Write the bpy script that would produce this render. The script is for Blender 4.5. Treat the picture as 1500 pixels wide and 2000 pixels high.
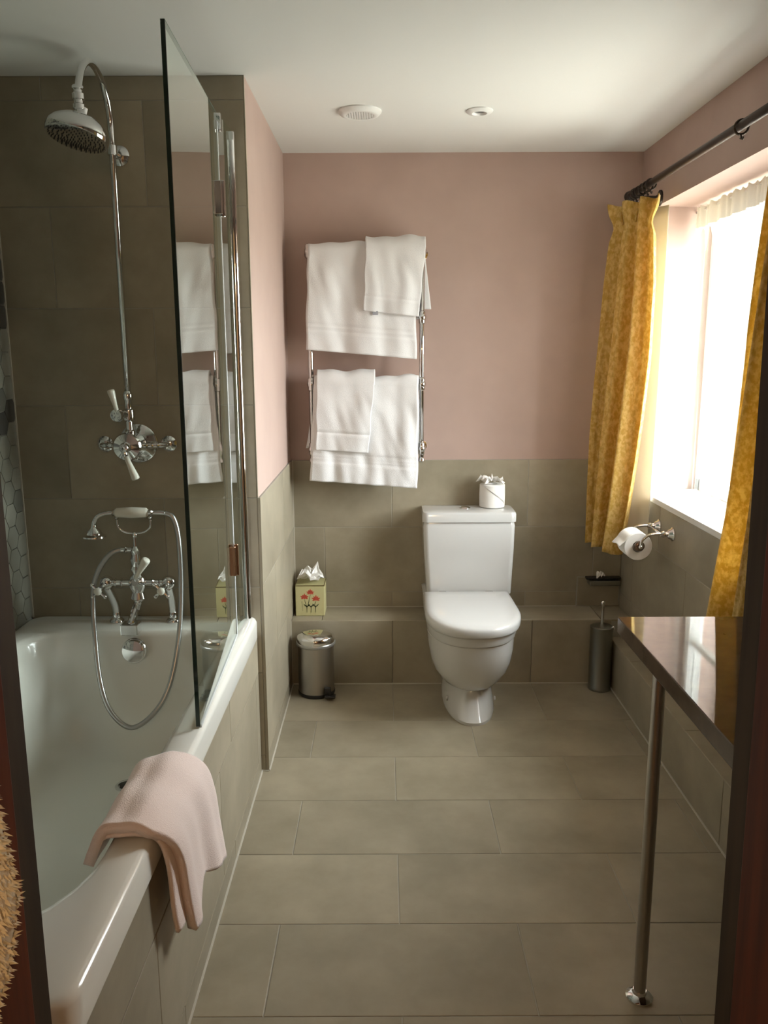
import bpy, bmesh, math, random
from mathutils import Vector, Matrix, noise
random.seed(7)
PI = math.pi
for o in list(bpy.data.objects): bpy.data.objects.remove(o)
SC = bpy.context.scene
COL = SC.collection

# ------------------------------------------------------------------ camera
cd = bpy.data.cameras.new('camera'); cam = bpy.data.objects.new('camera', cd); COL.objects.link(cam)
cd.sensor_fit = 'HORIZONTAL'; cd.sensor_width = 36; cd.lens = 1600 / 1500 * 36
cd.clip_start = 0.02
pit = math.atan(310 / 1600); rol = 0.004
Fw = Vector((0, math.cos(pit), -math.sin(pit))); U0 = Vector((0, math.sin(pit), math.cos(pit))); X0 = Vector((1, 0, 0))
Rr = X0 * math.cos(rol) - U0 * math.sin(rol); Uu = U0 * math.cos(rol) + X0 * math.sin(rol)
cam.matrix_world = Matrix(((Rr.x, Uu.x, -Fw.x, 0), (Rr.y, Uu.y, -Fw.y, 0), (Rr.z, Uu.z, -Fw.z, 1.42), (0, 0, 0, 1)))
SC.camera = cam

# ------------------------------------------------------------------ world, lights, exposure
w = bpy.data.worlds.new('sky'); SC.world = w; w.use_nodes = True
wt = w.node_tree; wbg = wt.nodes['Background']; wtc = wt.nodes.new('ShaderNodeTexCoord'); wsx = wt.nodes.new('ShaderNodeSeparateXYZ'); wrp = wt.nodes.new('ShaderNodeValToRGB')
wmr = wt.nodes.new('ShaderNodeMapRange'); wmr.inputs['From Min'].default_value = -1
wt.links.new(wtc.outputs['Generated'], wsx.inputs[0]); wt.links.new(wsx.outputs['Z'], wmr.inputs[0]); wt.links.new(wmr.outputs[0], wrp.inputs[0]); wt.links.new(wrp.outputs[0], wbg.inputs[0])
wrp.color_ramp.elements[0].position = .49; wrp.color_ramp.elements[0].color = (.40, .40, .36, 1)     # pale ground
wrp.color_ramp.elements[1].position = .53; wrp.color_ramp.elements[1].color = (.93, .97, 1, 1)       # overcast sky
wbg.inputs[1].default_value = 37.0
SC.view_settings.view_transform = 'Standard'; SC.view_settings.look = 'None'
SC.view_settings.gamma = 1; SC.view_settings.use_curve_mapping = False
SC.view_settings.exposure = 0.0
def light(name, kind, loc, energy, color, size=0.1, sy=None, rot=None, portal=False):
    l = bpy.data.lights.new(name, kind); l.energy = energy; l.color = color
    if kind == 'AREA':
        l.size = size
        if sy: l.shape = 'RECTANGLE'; l.size_y = sy
        if portal: l.cycles.is_portal = True
    else: l.shadow_soft_size = size
    o = bpy.data.objects.new(name, l); COL.objects.link(o); o.location = loc
    if rot: o.rotation_euler = rot
    return o
light('window_portal', 'AREA', (1.40, 2.82, 1.42), 1, (1, 1, 1), 1.15, 1.15, (0, PI/2, 0), True)
light('hall_lamp', 'POINT', (0.02, -0.65, 1.92), 17, (1.0, 0.66, 0.36), 0.08)

# ------------------------------------------------------------------ materials
M = {}
def mat(name, col, rough=.5, metal=0, **k):
    m = bpy.data.materials.new(name); m.use_nodes = True; M[name] = m
    b = m.node_tree.nodes['Principled BSDF']
    b.inputs['Base Color'].default_value = (*col, 1); b.inputs['Roughness'].default_value = rough
    b.inputs['Metallic'].default_value = metal
    for kk, v in k.items(): b.inputs[kk.replace('_', ' ')].default_value = v
    return m
def nd(m, t, **k):
    n = m.node_tree.nodes.new(t)
    for a, v in k.items(): setattr(n, a, v)
    return n
def bump(m, scale, strength, dist=.002, detail=4, stretch=None):
    t = m.node_tree; tc = nd(m, 'ShaderNodeTexCoord'); n = nd(m, 'ShaderNodeTexNoise')
    n.inputs['Scale'].default_value = scale; n.inputs['Detail'].default_value = detail
    if stretch:
        mp = nd(m, 'ShaderNodeMapping'); mp.inputs['Scale'].default_value = stretch
        t.links.new(tc.outputs['Object'], mp.inputs[0]); t.links.new(mp.outputs[0], n.inputs['Vector'])
    else: t.links.new(tc.outputs['Object'], n.inputs['Vector'])
    b = nd(m, 'ShaderNodeBump'); b.inputs['Strength'].default_value = strength; b.inputs['Distance'].default_value = dist
    t.links.new(n.outputs['Fac'], b.inputs['Height']); t.links.new(b.outputs[0], t.nodes['Principled BSDF'].inputs['Normal'])
    return n
def vary(m, c1, c2, scale, detail=5, obj_rand=0.0, stretch=None, lo=.35, hi=.65, rough=None):
    """noise-mixed base colour, optionally with a per-object brightness shift"""
    t = m.node_tree; tc = nd(m, 'ShaderNodeTexCoord'); n = nd(m, 'ShaderNodeTexNoise')
    n.inputs['Scale'].default_value = scale; n.inputs['Detail'].default_value = detail; n.inputs['Roughness'].default_value = .6
    oi = nd(m, 'ShaderNodeObjectInfo')
    add = nd(m, 'ShaderNodeVectorMath', operation='ADD'); mul = nd(m, 'ShaderNodeVectorMath', operation='SCALE')
    cx = nd(m, 'ShaderNodeCombineXYZ')
    t.links.new(oi.outputs['Random'], cx.inputs[0]); t.links.new(oi.outputs['Random'], cx.inputs[1])
    t.links.new(cx.outputs[0], mul.inputs[0]); mul.inputs['Scale'].default_value = 37 if obj_rand else 0
    src = tc.outputs['Object']
    if stretch:
        mp = nd(m, 'ShaderNodeMapping'); mp.inputs['Scale'].default_value = stretch
        t.links.new(src, mp.inputs[0]); src = mp.outputs[0]
    t.links.new(src, add.inputs[0]); t.links.new(mul.outputs[0], add.inputs[1]); t.links.new(add.outputs[0], n.inputs['Vector'])
    r = nd(m, 'ShaderNodeValToRGB'); r.color_ramp.elements[0].position = lo; r.color_ramp.elements[1].position = hi
    r.color_ramp.elements[0].color = (*c1, 1); r.color_ramp.elements[1].color = (*c2, 1)
    t.links.new(n.outputs['Fac'], r.inputs[0])
    hs = nd(m, 'ShaderNodeHueSaturation'); mr = nd(m, 'ShaderNodeMapRange')
    mr.inputs['To Min'].default_value = 1 - obj_rand; mr.inputs['To Max'].default_value = 1 + obj_rand
    t.links.new(oi.outputs['Random'], mr.inputs[0]); t.links.new(mr.outputs[0], hs.inputs['Value'])
    t.links.new(r.outputs[0], hs.inputs['Color']); t.links.new(hs.outputs[0], t.nodes['Principled BSDF'].inputs['Base Color'])

tile_m = mat('taupe_porcelain', (.2, .17, .13), .42)
vary(tile_m, (.265, .232, .165), (.37, .325, .238), 3.2, 6, .07); bump(tile_m, 60, .12, .001)
def add_translucent(m, fac):
    t = m.node_tree; out = t.nodes['Material Output']; b = t.nodes['Principled BSDF']
    tl = nd(m, 'ShaderNodeBsdfTranslucent'); mx_ = nd(m, 'ShaderNodeMixShader'); mx_.inputs[0].default_value = fac
    src = b.inputs['Base Color'].links[0].from_socket; t.links.new(src, tl.inputs[0])
    t.links.new(b.outputs[0], mx_.inputs[1]); t.links.new(tl.outputs[0], mx_.inputs[2]); t.links.new(mx_.outputs[0], out.inputs[0])
grout_m = mat('grout', (.36, .34, .29), .8)
seal_m = mat('pale_sealant', (.55, .52, .45), .5)
pink_m = mat('pink_paint', (.64, .475, .44), .75)
vary(pink_m, (.445, .325, .278), (.475, .35, .30), 4, 3); bump(pink_m, 220, .08, .0006)
white_m = mat('ceiling_paint', (.76, .76, .73), .85); bump(white_m, 150, .06, .0006)
cer_m = mat('white_ceramic', (.60, .60, .585), .12, Coat_Weight=.4, Coat_Roughness=.05)
bath_m = mat('bath_acrylic', (.80, .79, .73), .16, Coat_Weight=.3, Coat_Roughness=.06)
por_m = mat('cream_porcelain', (.72, .70, .62), .2)
chr_m = mat('chrome', (.78, .78, .78), .06, 1)
hose_m = mat('hose_metal', (.50, .50, .49), .32, 1)
steel_m = mat('brushed_steel', (.45, .43, .40), .28, 1); bump(steel_m, 40, .15, .0005, 2, (1, 1, .05))
dsteel_m = mat('dull_steel', (.30, .31, .29), .35, 1)
black_m = mat('black_plastic', (.015, .014, .013), .4)
iron_m = mat('antique_bronze', (.055, .042, .034), .42, .7)
towel_m = mat('white_towelling', (.75, .745, .745), .95, Sheen_Weight=.3); bump(towel_m, 420, .55, .0022, 3)
ptowel_m = mat('pink_towelling', (.90, .745, .69), .95, Sheen_Weight=.3); bump(ptowel_m, 380, .6, .0025, 3)
tis_m = mat('tissue_paper', (.84, .83, .80), .9)
cur_m = mat('yellow_damask', (.6, .4, .1), .75, Sheen_Weight=.25)
vary(cur_m, (.68, .46, .10), (.86, .66, .25), 75, 3, 0, (1, 1, .7), .42, .6); bump(cur_m, 300, .35, .0012); add_translucent(cur_m, .45)
wood_m = mat('mahogany', (.12, .03, .012), .5, Specular_IOR_Level=.15)
vary(wood_m, (.06, .011, .002), (.15, .028, .006), 9, 4, 0, (3, 3, .25)); 
jamb_m = mat('dark_stained_wood', (.06, .035, .02), .65, Specular_IOR_Level=.2)
vary(jamb_m, (.040, .026, .015), (.062, .040, .022), 9, 4, 0, (3, 3, .25))
top_m = mat('brown_polished_stone', (.105, .075, .058), .035, Specular_IOR_Level=.3)
vary(top_m, (.090, .064, .050), (.120, .086, .066), 14, 5)
box_m = mat('olive_cream_card', (.56, .52, .27), .45)
red_m = mat('red_print', (.62, .10, .055), .6); green_m = mat('dark_green_print', (.055, .075, .03), .6)
oline_m = mat('olive_line', (.16, .12, .04), .5)
hexes = [mat('hex_pale', (.30, .29, .24), .4), mat('hex_mid', (.17, .165, .14), .4), mat('hex_dark', (.085, .08, .072), .4)]
for h_, c in zip(hexes, ((.30, .29, .24), (.17, .165, .14), (.085, .08, .072))):
    vary(h_, tuple(x * .85 for x in c), c, 9, 4, .12)
frame_m = mat('white_gloss_paint', (.80, .80, .78), .3)
edge_m = mat('green_glass_edge', (.004, .02, .012), .08)
tan_m = mat('hall_plaster', (.62, .50, .36), .8)
hfloor_m = mat('hall_carpet', (.25, .17, .10), .95); bump(hfloor_m, 200, .5, .003)
fur_m = mat('cream_fleece', (.88, .78, .58), .95, Sheen_Weight=.5)
tag_m = mat('grey_label', (.33, .34, .38), .7)
sil_m = mat('clear_seal', (.55, .58, .58), .25)
cop_m = mat('copper_chrome', (.60, .36, .24), .12, 1)

def glass_mat(name, tint, mult):
    m = bpy.data.materials.new(name); m.use_nodes = True; M[name] = m; t = m.node_tree; t.nodes.clear()
    out = nd(m, 'ShaderNodeOutputMaterial'); mix = nd(m, 'ShaderNodeMixShader'); tr = nd(m, 'ShaderNodeBsdfTransparent')
    gl = nd(m, 'ShaderNodeBsdfGlossy'); gl.inputs['Roughness'].default_value = 0.0; gl.inputs['Color'].default_value = (.95, 1, .97, 1)
    tr.inputs[0].default_value = (*tint, 1)
    fr = nd(m, 'ShaderNodeFresnel'); fr.inputs[0].default_value = 1.5
    ge = nd(m, 'ShaderNodeNewGeometry'); inv = nd(m, 'ShaderNodeMath', operation='SUBTRACT'); inv.inputs[0].default_value = 1
    mu = nd(m, 'ShaderNodeMath', operation='MULTIPLY'); mu2 = nd(m, 'ShaderNodeMath', operation='MULTIPLY', use_clamp=True)
    t.links.new(ge.outputs['Backfacing'], inv.inputs[1]); t.links.new(fr.outputs[0], mu.inputs[0]); mu.inputs[1].default_value = mult
    t.links.new(mu.outputs[0], mu2.inputs[0]); t.links.new(inv.outputs[0], mu2.inputs[1])
    t.links.new(mu2.outputs[0], mix.inputs[0]); t.links.new(tr.outputs[0], mix.inputs[1]); t.links.new(gl.outputs[0], mix.inputs[2])
    t.links.new(mix.outputs[0], out.inputs[0]); return m
glass_m = glass_mat('screen_glass', (.93, .97, .95), 1.5)
pane_m = glass_mat('window_glass', (.98, .99, .98), 1.2)
def cloth_trans(name, col, transp, transl):
    m = bpy.data.materials.new(name); m.use_nodes = True; M[name] = m; t = m.node_tree; t.nodes.clear()
    out = nd(m, 'ShaderNodeOutputMaterial'); a = nd(m, 'ShaderNodeMixShader'); b = nd(m, 'ShaderNodeMixShader')
    d = nd(m, 'ShaderNodeBsdfDiffuse'); d.inputs[0].default_value = (*col, 1); l = nd(m, 'ShaderNodeBsdfTranslucent'); l.inputs[0].default_value = (*col, 1)
    tr = nd(m, 'ShaderNodeBsdfTransparent')
    a.inputs[0].default_value = transl; b.inputs[0].default_value = transp
    t.links.new(d.outputs[0], a.inputs[1]); t.links.new(l.outputs[0], a.inputs[2])
    t.links.new(a.outputs[0], b.inputs[1]); t.links.new(tr.outputs[0], b.inputs[2]); t.links.new(b.outputs[0], out.inputs[0]); return m
net_m = cloth_trans('net_voile', (.88, .88, .84), .93, .3)
nethead_m = cloth_trans('net_header', (.80, .78, .70), .0, .05)
netmid_m = cloth_trans('net_gather', (.84, .83, .78), .25, .2)
lining_m = cloth_trans('curtain_lining', (.86, .80, .68), .0, .30)

# ------------------------------------------------------------------ mesh helpers
def newbm(): return bmesh.new()
def box(bm, x0, x1, y0, y1, z0, z1):
    vs = [bm.verts.new((x, y, z)) for z in (z0, z1) for y in (y0, y1) for x in (x0, x1)]
    for f in ((0,2,3,1),(4,5,7,6),(0,1,5,4),(2,6,7,3),(0,4,6,2),(1,3,7,5)): bm.faces.new([vs[i] for i in f])
    return vs
def obj(name, bm, m, parent=None, smooth=False, bevel=0, seg=2, sub=0, solid=0, autos=None):
    if parent is not None:
        off = parent.matrix_basis.translation.copy()
        p = parent.parent
        while p: off += p.matrix_basis.translation; p = p.parent
        bmesh.ops.translate(bm, verts=bm.verts, vec=-off)
    bmesh.ops.recalc_face_normals(bm, faces=bm.faces)
    me = bpy.data.meshes.new(name); bm.to_mesh(me); bm.free()
    for mm in (m if isinstance(m, (list, tuple)) else [m]): me.materials.append(mm)
    o = bpy.data.objects.new(name, me); COL.objects.link(o)
    if parent is not None: o.parent = parent
    if smooth: me.polygons.foreach_set('use_smooth', [True] * len(me.polygons))
    if autos is not None:
        me.polygons.foreach_set('use_smooth', [True] * len(me.polygons)); me.set_sharp_from_angle(angle=math.radians(autos))
    if solid:
        s = o.modifiers.new('solid', 'SOLIDIFY'); s.thickness = solid; s.offset = 0
    if bevel:
        b = o.modifiers.new('bevel', 'BEVEL'); b.width = bevel; b.segments = seg; b.limit_method = 'ANGLE'; b.angle_limit = math.radians(40)
    if sub:
        s = o.modifiers.new('sub', 'SUBSURF'); s.levels = sub; s.render_levels = sub
    return o
def tag(o, label, cat, group=None):
    o['label'] = label; o['category'] = cat
    if group: o['group'] = group
    return o
def thing(name, label, cat, loc, group=None):
    o = bpy.data.objects.new(name, None); COL.objects.link(o); o.location = loc
    return tag(o, label, cat, group)
def struct(o): o['kind'] = 'structure'; return o
def frame_from(d):
    d = Vector(d).normalized(); a = Vector((0, 0, 1)) if abs(d.z) < .9 else Vector((1, 0, 0))
    x = a.cross(d).normalized(); return x, d.cross(x).normalized(), d
def lathe(bm, prof, org=(0,0,0), axis=(0,0,1), seg=32, sx=1, sy=1):
    """prof: list of (radius, height along axis)"""
    X, Y, Z = frame_from(axis); org = Vector(org); rings = []
    for r, h in prof:
        if r < 1e-6: rings.append([bm.verts.new(org + Z * h)])
        else: rings.append([bm.verts.new(org + Z * h + X * (r * sx * math.cos(2*PI*i/seg)) + Y * (r * sy * math.sin(2*PI*i/seg))) for i in range(seg)])
    for a, b in zip(rings, rings[1:]):
        if len(a) == 1 and len(b) == 1: continue
        for i in range(seg):
            j = (i + 1) % seg
            if len(a) == 1: bm.faces.new((a[0], b[i], b[j]))
            elif len(b) == 1: bm.faces.new((a[i], a[j], b[0]))
            else: bm.faces.new((a[i], a[j], b[j], b[i]))
    if len(rings[0]) > 1: bm.faces.new(rings[0][::-1])
    if len(rings[-1]) > 1: bm.faces.new(rings[-1])
def crv(pts, n=8):
    P = [Vector(p) for p in pts]; out = []
    Q = [P[0] * 2 - P[1]] + P + [P[-1] * 2 - P[-2]]
    for i in range(1, len(Q) - 2):
        for k in range(n):
            t = k / n; a, b, c, d = Q[i-1:i+3]
            out.append(.5 * ((2*b) + (c - a)*t + (2*a - 5*b + 4*c - d)*t*t + (3*b - a - 3*c + d)*t**3))
    out.append(P[-1]); return out
def tube(bm, pts, r, seg=12, smooth_n=0):
    P = crv(pts, smooth_n) if smooth_n else [Vector(p) for p in pts]
    rad = r if callable(r) else (lambda t: r)
    X, Y, Z = frame_from(P[1] - P[0]); rings = []
    for i, p in enumerate(P):
        d = (P[min(i+1, len(P)-1)] - P[max(i-1, 0)]).normalized()
        X = (X - d * X.dot(d)).normalized(); Y = d.cross(X)
        rr = rad(i / (len(P) - 1))
        rings.append([bm.verts.new(p + X * (rr * math.cos(2*PI*k/seg)) + Y * (rr * math.sin(2*PI*k/seg))) for k in range(seg)])
    for a, b in zip(rings, rings[1:]):
        for i in range(seg): bm.faces.new((a[i], a[(i+1)%seg], b[(i+1)%seg], b[i]))
    bm.faces.new(rings[0][::-1]); bm.faces.new(rings[-1])
def ball(bm, c, r, sx=1, sy=1, sz=1, n=16):
    mtx = Matrix.Translation(c) @ Matrix.Diagonal((sx, sy, sz, 1))
    bmesh.ops.create_uvsphere(bm, u_segments=n, v_segments=max(6, n*2//3), radius=r, matrix=mtx)
def loft(bm, rings, cap0=True, cap1=True):
    R = [[bm.verts.new(p) for p in r] for r in rings]; n = len(R[0])
    for a, b in zip(R, R[1:]):
        for i in range(n): bm.faces.new((a[i], a[(i+1)%n], b[(i+1)%n], b[i]))
    if cap0: bm.faces.new(R[0][::-1])
    if cap1: bm.faces.new(R[-1])
def rrect(x0, x1, y0, y1, z, r, n=8):
    """rounded rectangle ring; r = radius or four radii (x1y1, x0y1, x0y0, x1y0)"""
    lim = min(x1-x0, y1-y0)*.49; rr = tuple(min(q, lim) for q in (r if isinstance(r, (tuple, list)) else (r,)*4)); out = []
    for (cx, cy, a0, q) in ((x1, y1, 0, rr[0]), (x0, y1, PI/2, rr[1]), (x0, y0, PI, rr[2]), (x1, y0, 1.5*PI, rr[3])):
        ox = cx - q if cx == x1 else cx + q; oy = cy - q if cy == y1 else cy + q
        for k in range(n + 1):
            a = a0 + PI/2 * k / n; out.append(Vector((ox + q*math.cos(a), oy + q*math.sin(a), z)))
    return out
def grid(bm, nu, nv, f):
    V = [[bm.verts.new(f(i/nu, j/nv)) for j in range(nv+1)] for i in range(nu+1)]
    for i in range(nu):
        for j in range(nv): bm.faces.new((V[i][j], V[i+1][j], V[i+1][j+1], V[i][j+1]))
def lerp(a, b, t): return a + (b - a) * t
def tab(t, keys):
    for (a, va), (b, vb) in zip(keys, keys[1:]):
        if t <= b: return va + (vb - va) * max(0, (t - a) / (b - a))
    return keys[-1][1]

# ------------------------------------------------------------------ tiles
_tm = {}
def tile_mesh(w_, h_, m):
    k = (round(w_, 4), round(h_, 4), m.name)
    if k in _tm: return _tm[k]
    bm = newbm(); a, b, c = w_/2, h_/2, .0012
    lo = [bm.verts.new(p) for p in ((-a,-b,-.008),(a,-b,-.008),(a,b,-.008),(-a,b,-.008))]
    mi = [bm.verts.new(p) for p in ((-a,-b,-.0008),(a,-b,-.0008),(a,b,-.0008),(-a,b,-.0008))]
    hi = [bm.verts.new(p) for p in ((-a+c,-b+c,0),(a-c,-b+c,0),(a-c,b-c,0),(-a+c,b-c,0))]
    for A, B in ((lo, mi), (mi, hi)):
        for i in range(4): bm.faces.new((A[i], A[(i+1)%4], B[(i+1)%4], B[i]))
    bm.faces.new(hi); bm.faces.new(lo[::-1])
    me = bpy.data.meshes.new('tile'); bm.to_mesh(me); bm.free(); me.materials.append(m); _tm[k] = me; return me
def tiles(parent, org, U, V, N, rect, us, vs, gap=.0025, m=None, holes=()):
    """org + U*u + V*v is on the tile FACE plane. us(row)->list of u joints; vs = list of v joints; rect clips."""
    m = m or tile_m; U, V, N, org = Vector(U), Vector(V), Vector(N), Vector(org)
    u0, u1, v0, v1 = rect
    R = Matrix((U, V, N)).transposed().to_4x4()
    for r in range(len(vs) - 1):
        a, b = max(vs[r], v0), min(vs[r+1], v1)
        if b - a < .006: continue
        js = us(r)
        for s, e in zip(js, js[1:]):
            c, d = max(s, u0), min(e, u1)
            if d - c < .006: continue
            if any(c < hh[1] and d > hh[0] and a < hh[3] and b > hh[2] for hh in holes): continue
            o = bpy.data.objects.new('tile', tile_mesh(d - c - gap, b - a - gap, m)); COL.objects.link(o)
            p = org + U*((c+d)/2) + V*((a+b)/2) + N * random.uniform(-.0002, .0002)
            o.matrix_world = Matrix.Translation(p) @ R; o.parent = parent
def steps(off, size, lo, hi):
    k = math.floor((lo - off) / size); out = []
    while off + k*size < hi + size: out.append(off + k*size); k += 1
    return out
def plate(parent, x0, x1, y0, y1, z0, z1, m=None, name='grout'):
    bm = newbm(); box(bm, x0, x1, y0, y1, z0, z1); return obj(name, bm, m or grout_m, parent)

# measured planes (metres, camera at x=0, y=0)
XL, XP, XR = -1.172, -0.402, 1.065     # left wall, partition return, window wall
YF, YP, YB, YL = 0.84, 2.62, 3.572, 3.376   # door wall, shower wall, back wall, ledge front
CZ, DADO = 2.228, 0.96
FZ = 0.0
rowz = [0.06 + .3*k for k in range(-1, 9)]

# ------------------------------------------------------------------ floor
bm = newbm(); box(bm, XL-.1, XR+.4, YF-.145, YB+.1, -.12, -.0095); floor = struct(obj('floor', bm, grout_m))
plate(floor, XL, XR, YF-.04, YB, -.0095, -.0016)
bm = newbm(); box(bm, -.44, .44, YF-.142, YF-.041, -.0095, .004); obj('threshold', bm, steel_m, floor, bevel=.001)
fy = [YF-.04, .95, 1.245, 1.545, 1.84, 2.135, 2.425, 2.715, 3.01, YB]
tiles(floor, (0,0,0), (1,0,0), (0,1,0), (0,0,1), (-.427, .975, YF-.04, YL), lambda r: steps(.035 if r % 2 == 0 else .334, .602, -1, 1.4), fy)
# ------------------------------------------------------------------ back wall
bm = newbm(); box(bm, XP-.05, XR+.4, YB+.008, YB+.12, -.05, CZ+.05); wb = struct(obj('wall_back', bm, pink_m))
plate(wb, XP-.008, XR+.008, YB+.0016, YB+.008, .1, DADO)
HX = (.872, 1.062, .272, .424)
tiles(wb, (0, YB, 0), (1,0,0), (0,0,1), (0,-1,0), (XP, XR, .29, DADO), lambda r: steps(.035 if r % 2 == 1 else .336, .602, -1, 1.4), rowz,
      holes=[(.80, 1.1, .28, .36)])
tiles(wb, (0, YB, 0), (1,0,0), (0,0,1), (0,-1,0), (.637, .868, .29, .36), lambda r: [.636, .868], [.29, .36])
# small access hatch in the tiling beside the corner
bm = newbm(); box(bm, .873, 1.060, YB-.004, YB+.006, .292, .424); obj('access_panel', bm, tile_m, wb, bevel=.0015)
bm = newbm()
for a in ((.868,.873,.290,.429),(1.060,1.064,.290,.429),(.868,1.064,.424,.429)): box(bm, a[0], a[1], YB-.0035, YB+.006, a[2], a[3])
obj('access_panel_joint', bm, grout_m, wb)
# ledge (pipe boxing) along the back wall
bm = newbm(); box(bm, XP, XR, YL+.008, YB+.05, -.01, .282); led = struct(obj('trim_1', bm, grout_m))
tiles(led, (0, YL, 0), (1,0,0), (0,0,1), (0,-1,0), (XP, .98, .0, .290), lambda r: steps(.035, .602, -1, 1.4), [0, .290])
tiles(led, (0, 0, .290), (1,0,0), (0,1,0), (0,0,1), (XP, XR, YL, YB-.001), lambda r: steps(-.27, .602, -1, 1.4), [YL, YB])
# ------------------------------------------------------------------ partition between bath alcove and toilet area
bm = newbm(); box(bm, XL-.1, XP-.008, YP+.008, YB+.12, -.05, CZ+.05); wp = struct(obj('wall_partition', bm, pink_m))
plate(wp, XL, XP-.008, YP+.0016, YP+.008, 0, CZ)
plate(wp, XP-.008, XP-.0016, YP+.004, YB+.003, 0, DADO)
rowp = rowz
tiles(wp, (0, YP, 0), (1,0,0), (0,0,1), (0,-1,0), (XL, -.4105, .0, CZ), lambda r: steps(-.715 if r % 2 == 1 else -1.013, .602, -2, 1), rowp)
tiles(wp, (XP, 0, 0), (0,1,0), (0,0,1), (1,0,0), (YP+.001, YB, .0, DADO), lambda r: steps(2.93 if r % 2 == 0 else 3.23, .602, 2, 4), rowp)
bm = newbm(); box(bm, -.4105, XP+.0004, YP-.0004, YP+.0072, .0, DADO); obj('tile_trim', bm, tile_m, wp)
bm = newbm(); box(bm, -.4105, XP-.0072, YP-.0004, YP+.0085, DADO, CZ); obj('tile_trim', bm, tile_m, wp)
# tiny cracks and marks in the plaster
# ------------------------------------------------------------------ left wall with hexagon mosaic
bm = newbm(); box(bm, XL-.12, XL-.006, YF-.14, YP+.05, -.05, CZ+.05); wl = struct(obj('wall_left', bm, grout_m))
hexm = {}
R_ = .0415; Hh = R_ * math.sqrt(3)
def hexbm(bm, cy, cz, lo=None):
    R2 = R_ - .0012
    a = [bm.verts.new((-.004, cy + R2*math.cos(PI/3*k), cz + R2*math.sin(PI/3*k))) for k in range(6)]
    b = [bm.verts.new((.0, cy + (R2-.0008)*math.cos(PI/3*k), cz + (R2-.0008)*math.sin(PI/3*k))) for k in range(6)]
    for k in range(6): bm.faces.new((a[k], a[(k+1)%6], b[(k+1)%6], b[k]))
    return bm.faces.new(b)
far = newbm(); ncol = int((YP - YF) / (1.5*R_)) + 2
for m_i in range(3):
    b_ = newbm(); hexbm(b_, 0, 0); me = bpy.data.meshes.new('hexagon_tile'); bmesh.ops.recalc_face_normals(b_, faces=b_.faces); b_.to_mesh(me); b_.free(); me.materials.append(hexes[m_i]); hexm[m_i] = me
for c in range(ncol):
    cy = YP - .03 - c*1.5*R_
    for r in range(-1, int((CZ-.56)/Hh)+1):
        cz = .60 + r*Hh + (Hh/2 if c % 2 else 0)
        if cz < .55 or cz > CZ-.03: continue
        k = random.choices((0,1,2), (6,2,2))[0]
        if c < 11 :
            o = bpy.data.objects.new('hexagon_tile', hexm[k]); COL.objects.link(o); o.location = (XL, cy, cz); o.parent = wl
        elif cy > YF+.03:
            f = hexbm(far, cy, cz); f.material_index = k
bmesh.ops.translate(far, verts=far.verts, vec=(XL, 0, 0))
fo = obj('hexagon_mosaic', far, hexes, wl); fo['kind'] = 'stuff'
bm = newbm(); box(bm, XL-.004, XL+.003, YP-.004, YP+.001, .56, CZ); obj('corner_sealant', bm, seal_m, wl)
# ------------------------------------------------------------------ window wall, with the opening
WY0, WY1, WZ0, WZ1, WX = 2.26, 3.385, .858, 1.98, 1.36
bm = newbm()
for a in ((XR+.008, WX+.1, YF-.14, WY0, -.05, CZ+.05), (XR+.008, WX+.1, WY1, YB+.05, -.05, CZ+.05), (XR+.008, WX+.1, WY0, WY1, -.05, WZ0-.02), (XR+.008, WX+.1, WY0, WY1, WZ1, CZ+.05)): box(bm, *a)
wr = struct(obj('wall_right', bm, pink_m))
# unseen wall depth added beyond the window to cut grazing daylight
bm = newbm()
for a in ((WX+.1, 1.64, 1.4, WY0, -.05, CZ+.05), (WX+.1, 1.64, WY1-.03, 4.2, -.05, CZ+.05), (WX+.1, 1.64, WY0, WY1-.03, -.05, WZ0-.03), (WX+.1, 1.64, WY0, WY1-.03, WZ1, CZ+.05)): box(bm, *a)
struct(obj('wall_outer_baffle', bm, mat('baffle_render', (.42, .40, .36), .85)))
plate(wr, XR+.0016, XR+.008, YF, YB, 0, WZ0-.008)
plate(wr, XR+.0016, XR+.008, WY1, YB, WZ0-.008, DADO)
tiles(wr, (XR, 0, 0), (0,1,0), (0,0,1), (-1,0,0), (YF, YB, .2, WZ0-.012), lambda r: steps(2.80 if r % 2 == 0 else 3.1, .602, 0, 4), rowz)
tiles(wr, (XR, 0, 0), (0,1,0), (0,0,1), (-1,0,0), (WY1, YB, WZ0-.012, DADO), lambda r: [WY1, YB], [WZ0-.012, DADO])
bm = newbm(); box(bm, XR-.002, WX+.02, WY0, WY1+.0, WZ0-.022, WZ0); struct(obj('window_sill', bm, frame_m, wr, bevel=.002))
# low boxing on the window wall
bm = newbm(); box(bm, .983, XR+.02, YF, YL+.01, -.01, .204); rb = struct(obj('trim_2', bm, grout_m))
tiles(rb, (.975, 0, 0), (0,1,0), (0,0,1), (-1,0,0), (YF, YL, .0, .212), lambda r: steps(2.77, .602, 0, 4), [0, .212])
tiles(rb, (0, 0, .212), (1,0,0), (0,1,0), (0,0,1), (.975, XR, YF, YL), lambda r: [.975, XR], steps(2.48, .602, 0, 4))
# ------------------------------------------------------------------ bath panel
bm = newbm(); box(bm, -.505, -.435, YF, YP, -.01, .48); bp = struct(obj('trim_3', bm, grout_m))
tiles(bp, (-.427, 0, 0), (0,1,0), (0,0,1), (1,0,0), (YF, YP-.002, .0, .492), lambda r: steps(1.95 if r % 2 == 1 else 2.113, .602, 0, 3), [-.237, .06, .36, .66])
bm = newbm(); box(bm, XL, -.427, YF, .955, .3, .492); obj('bath_end_ledge', bm, tile_m, bp)
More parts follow.
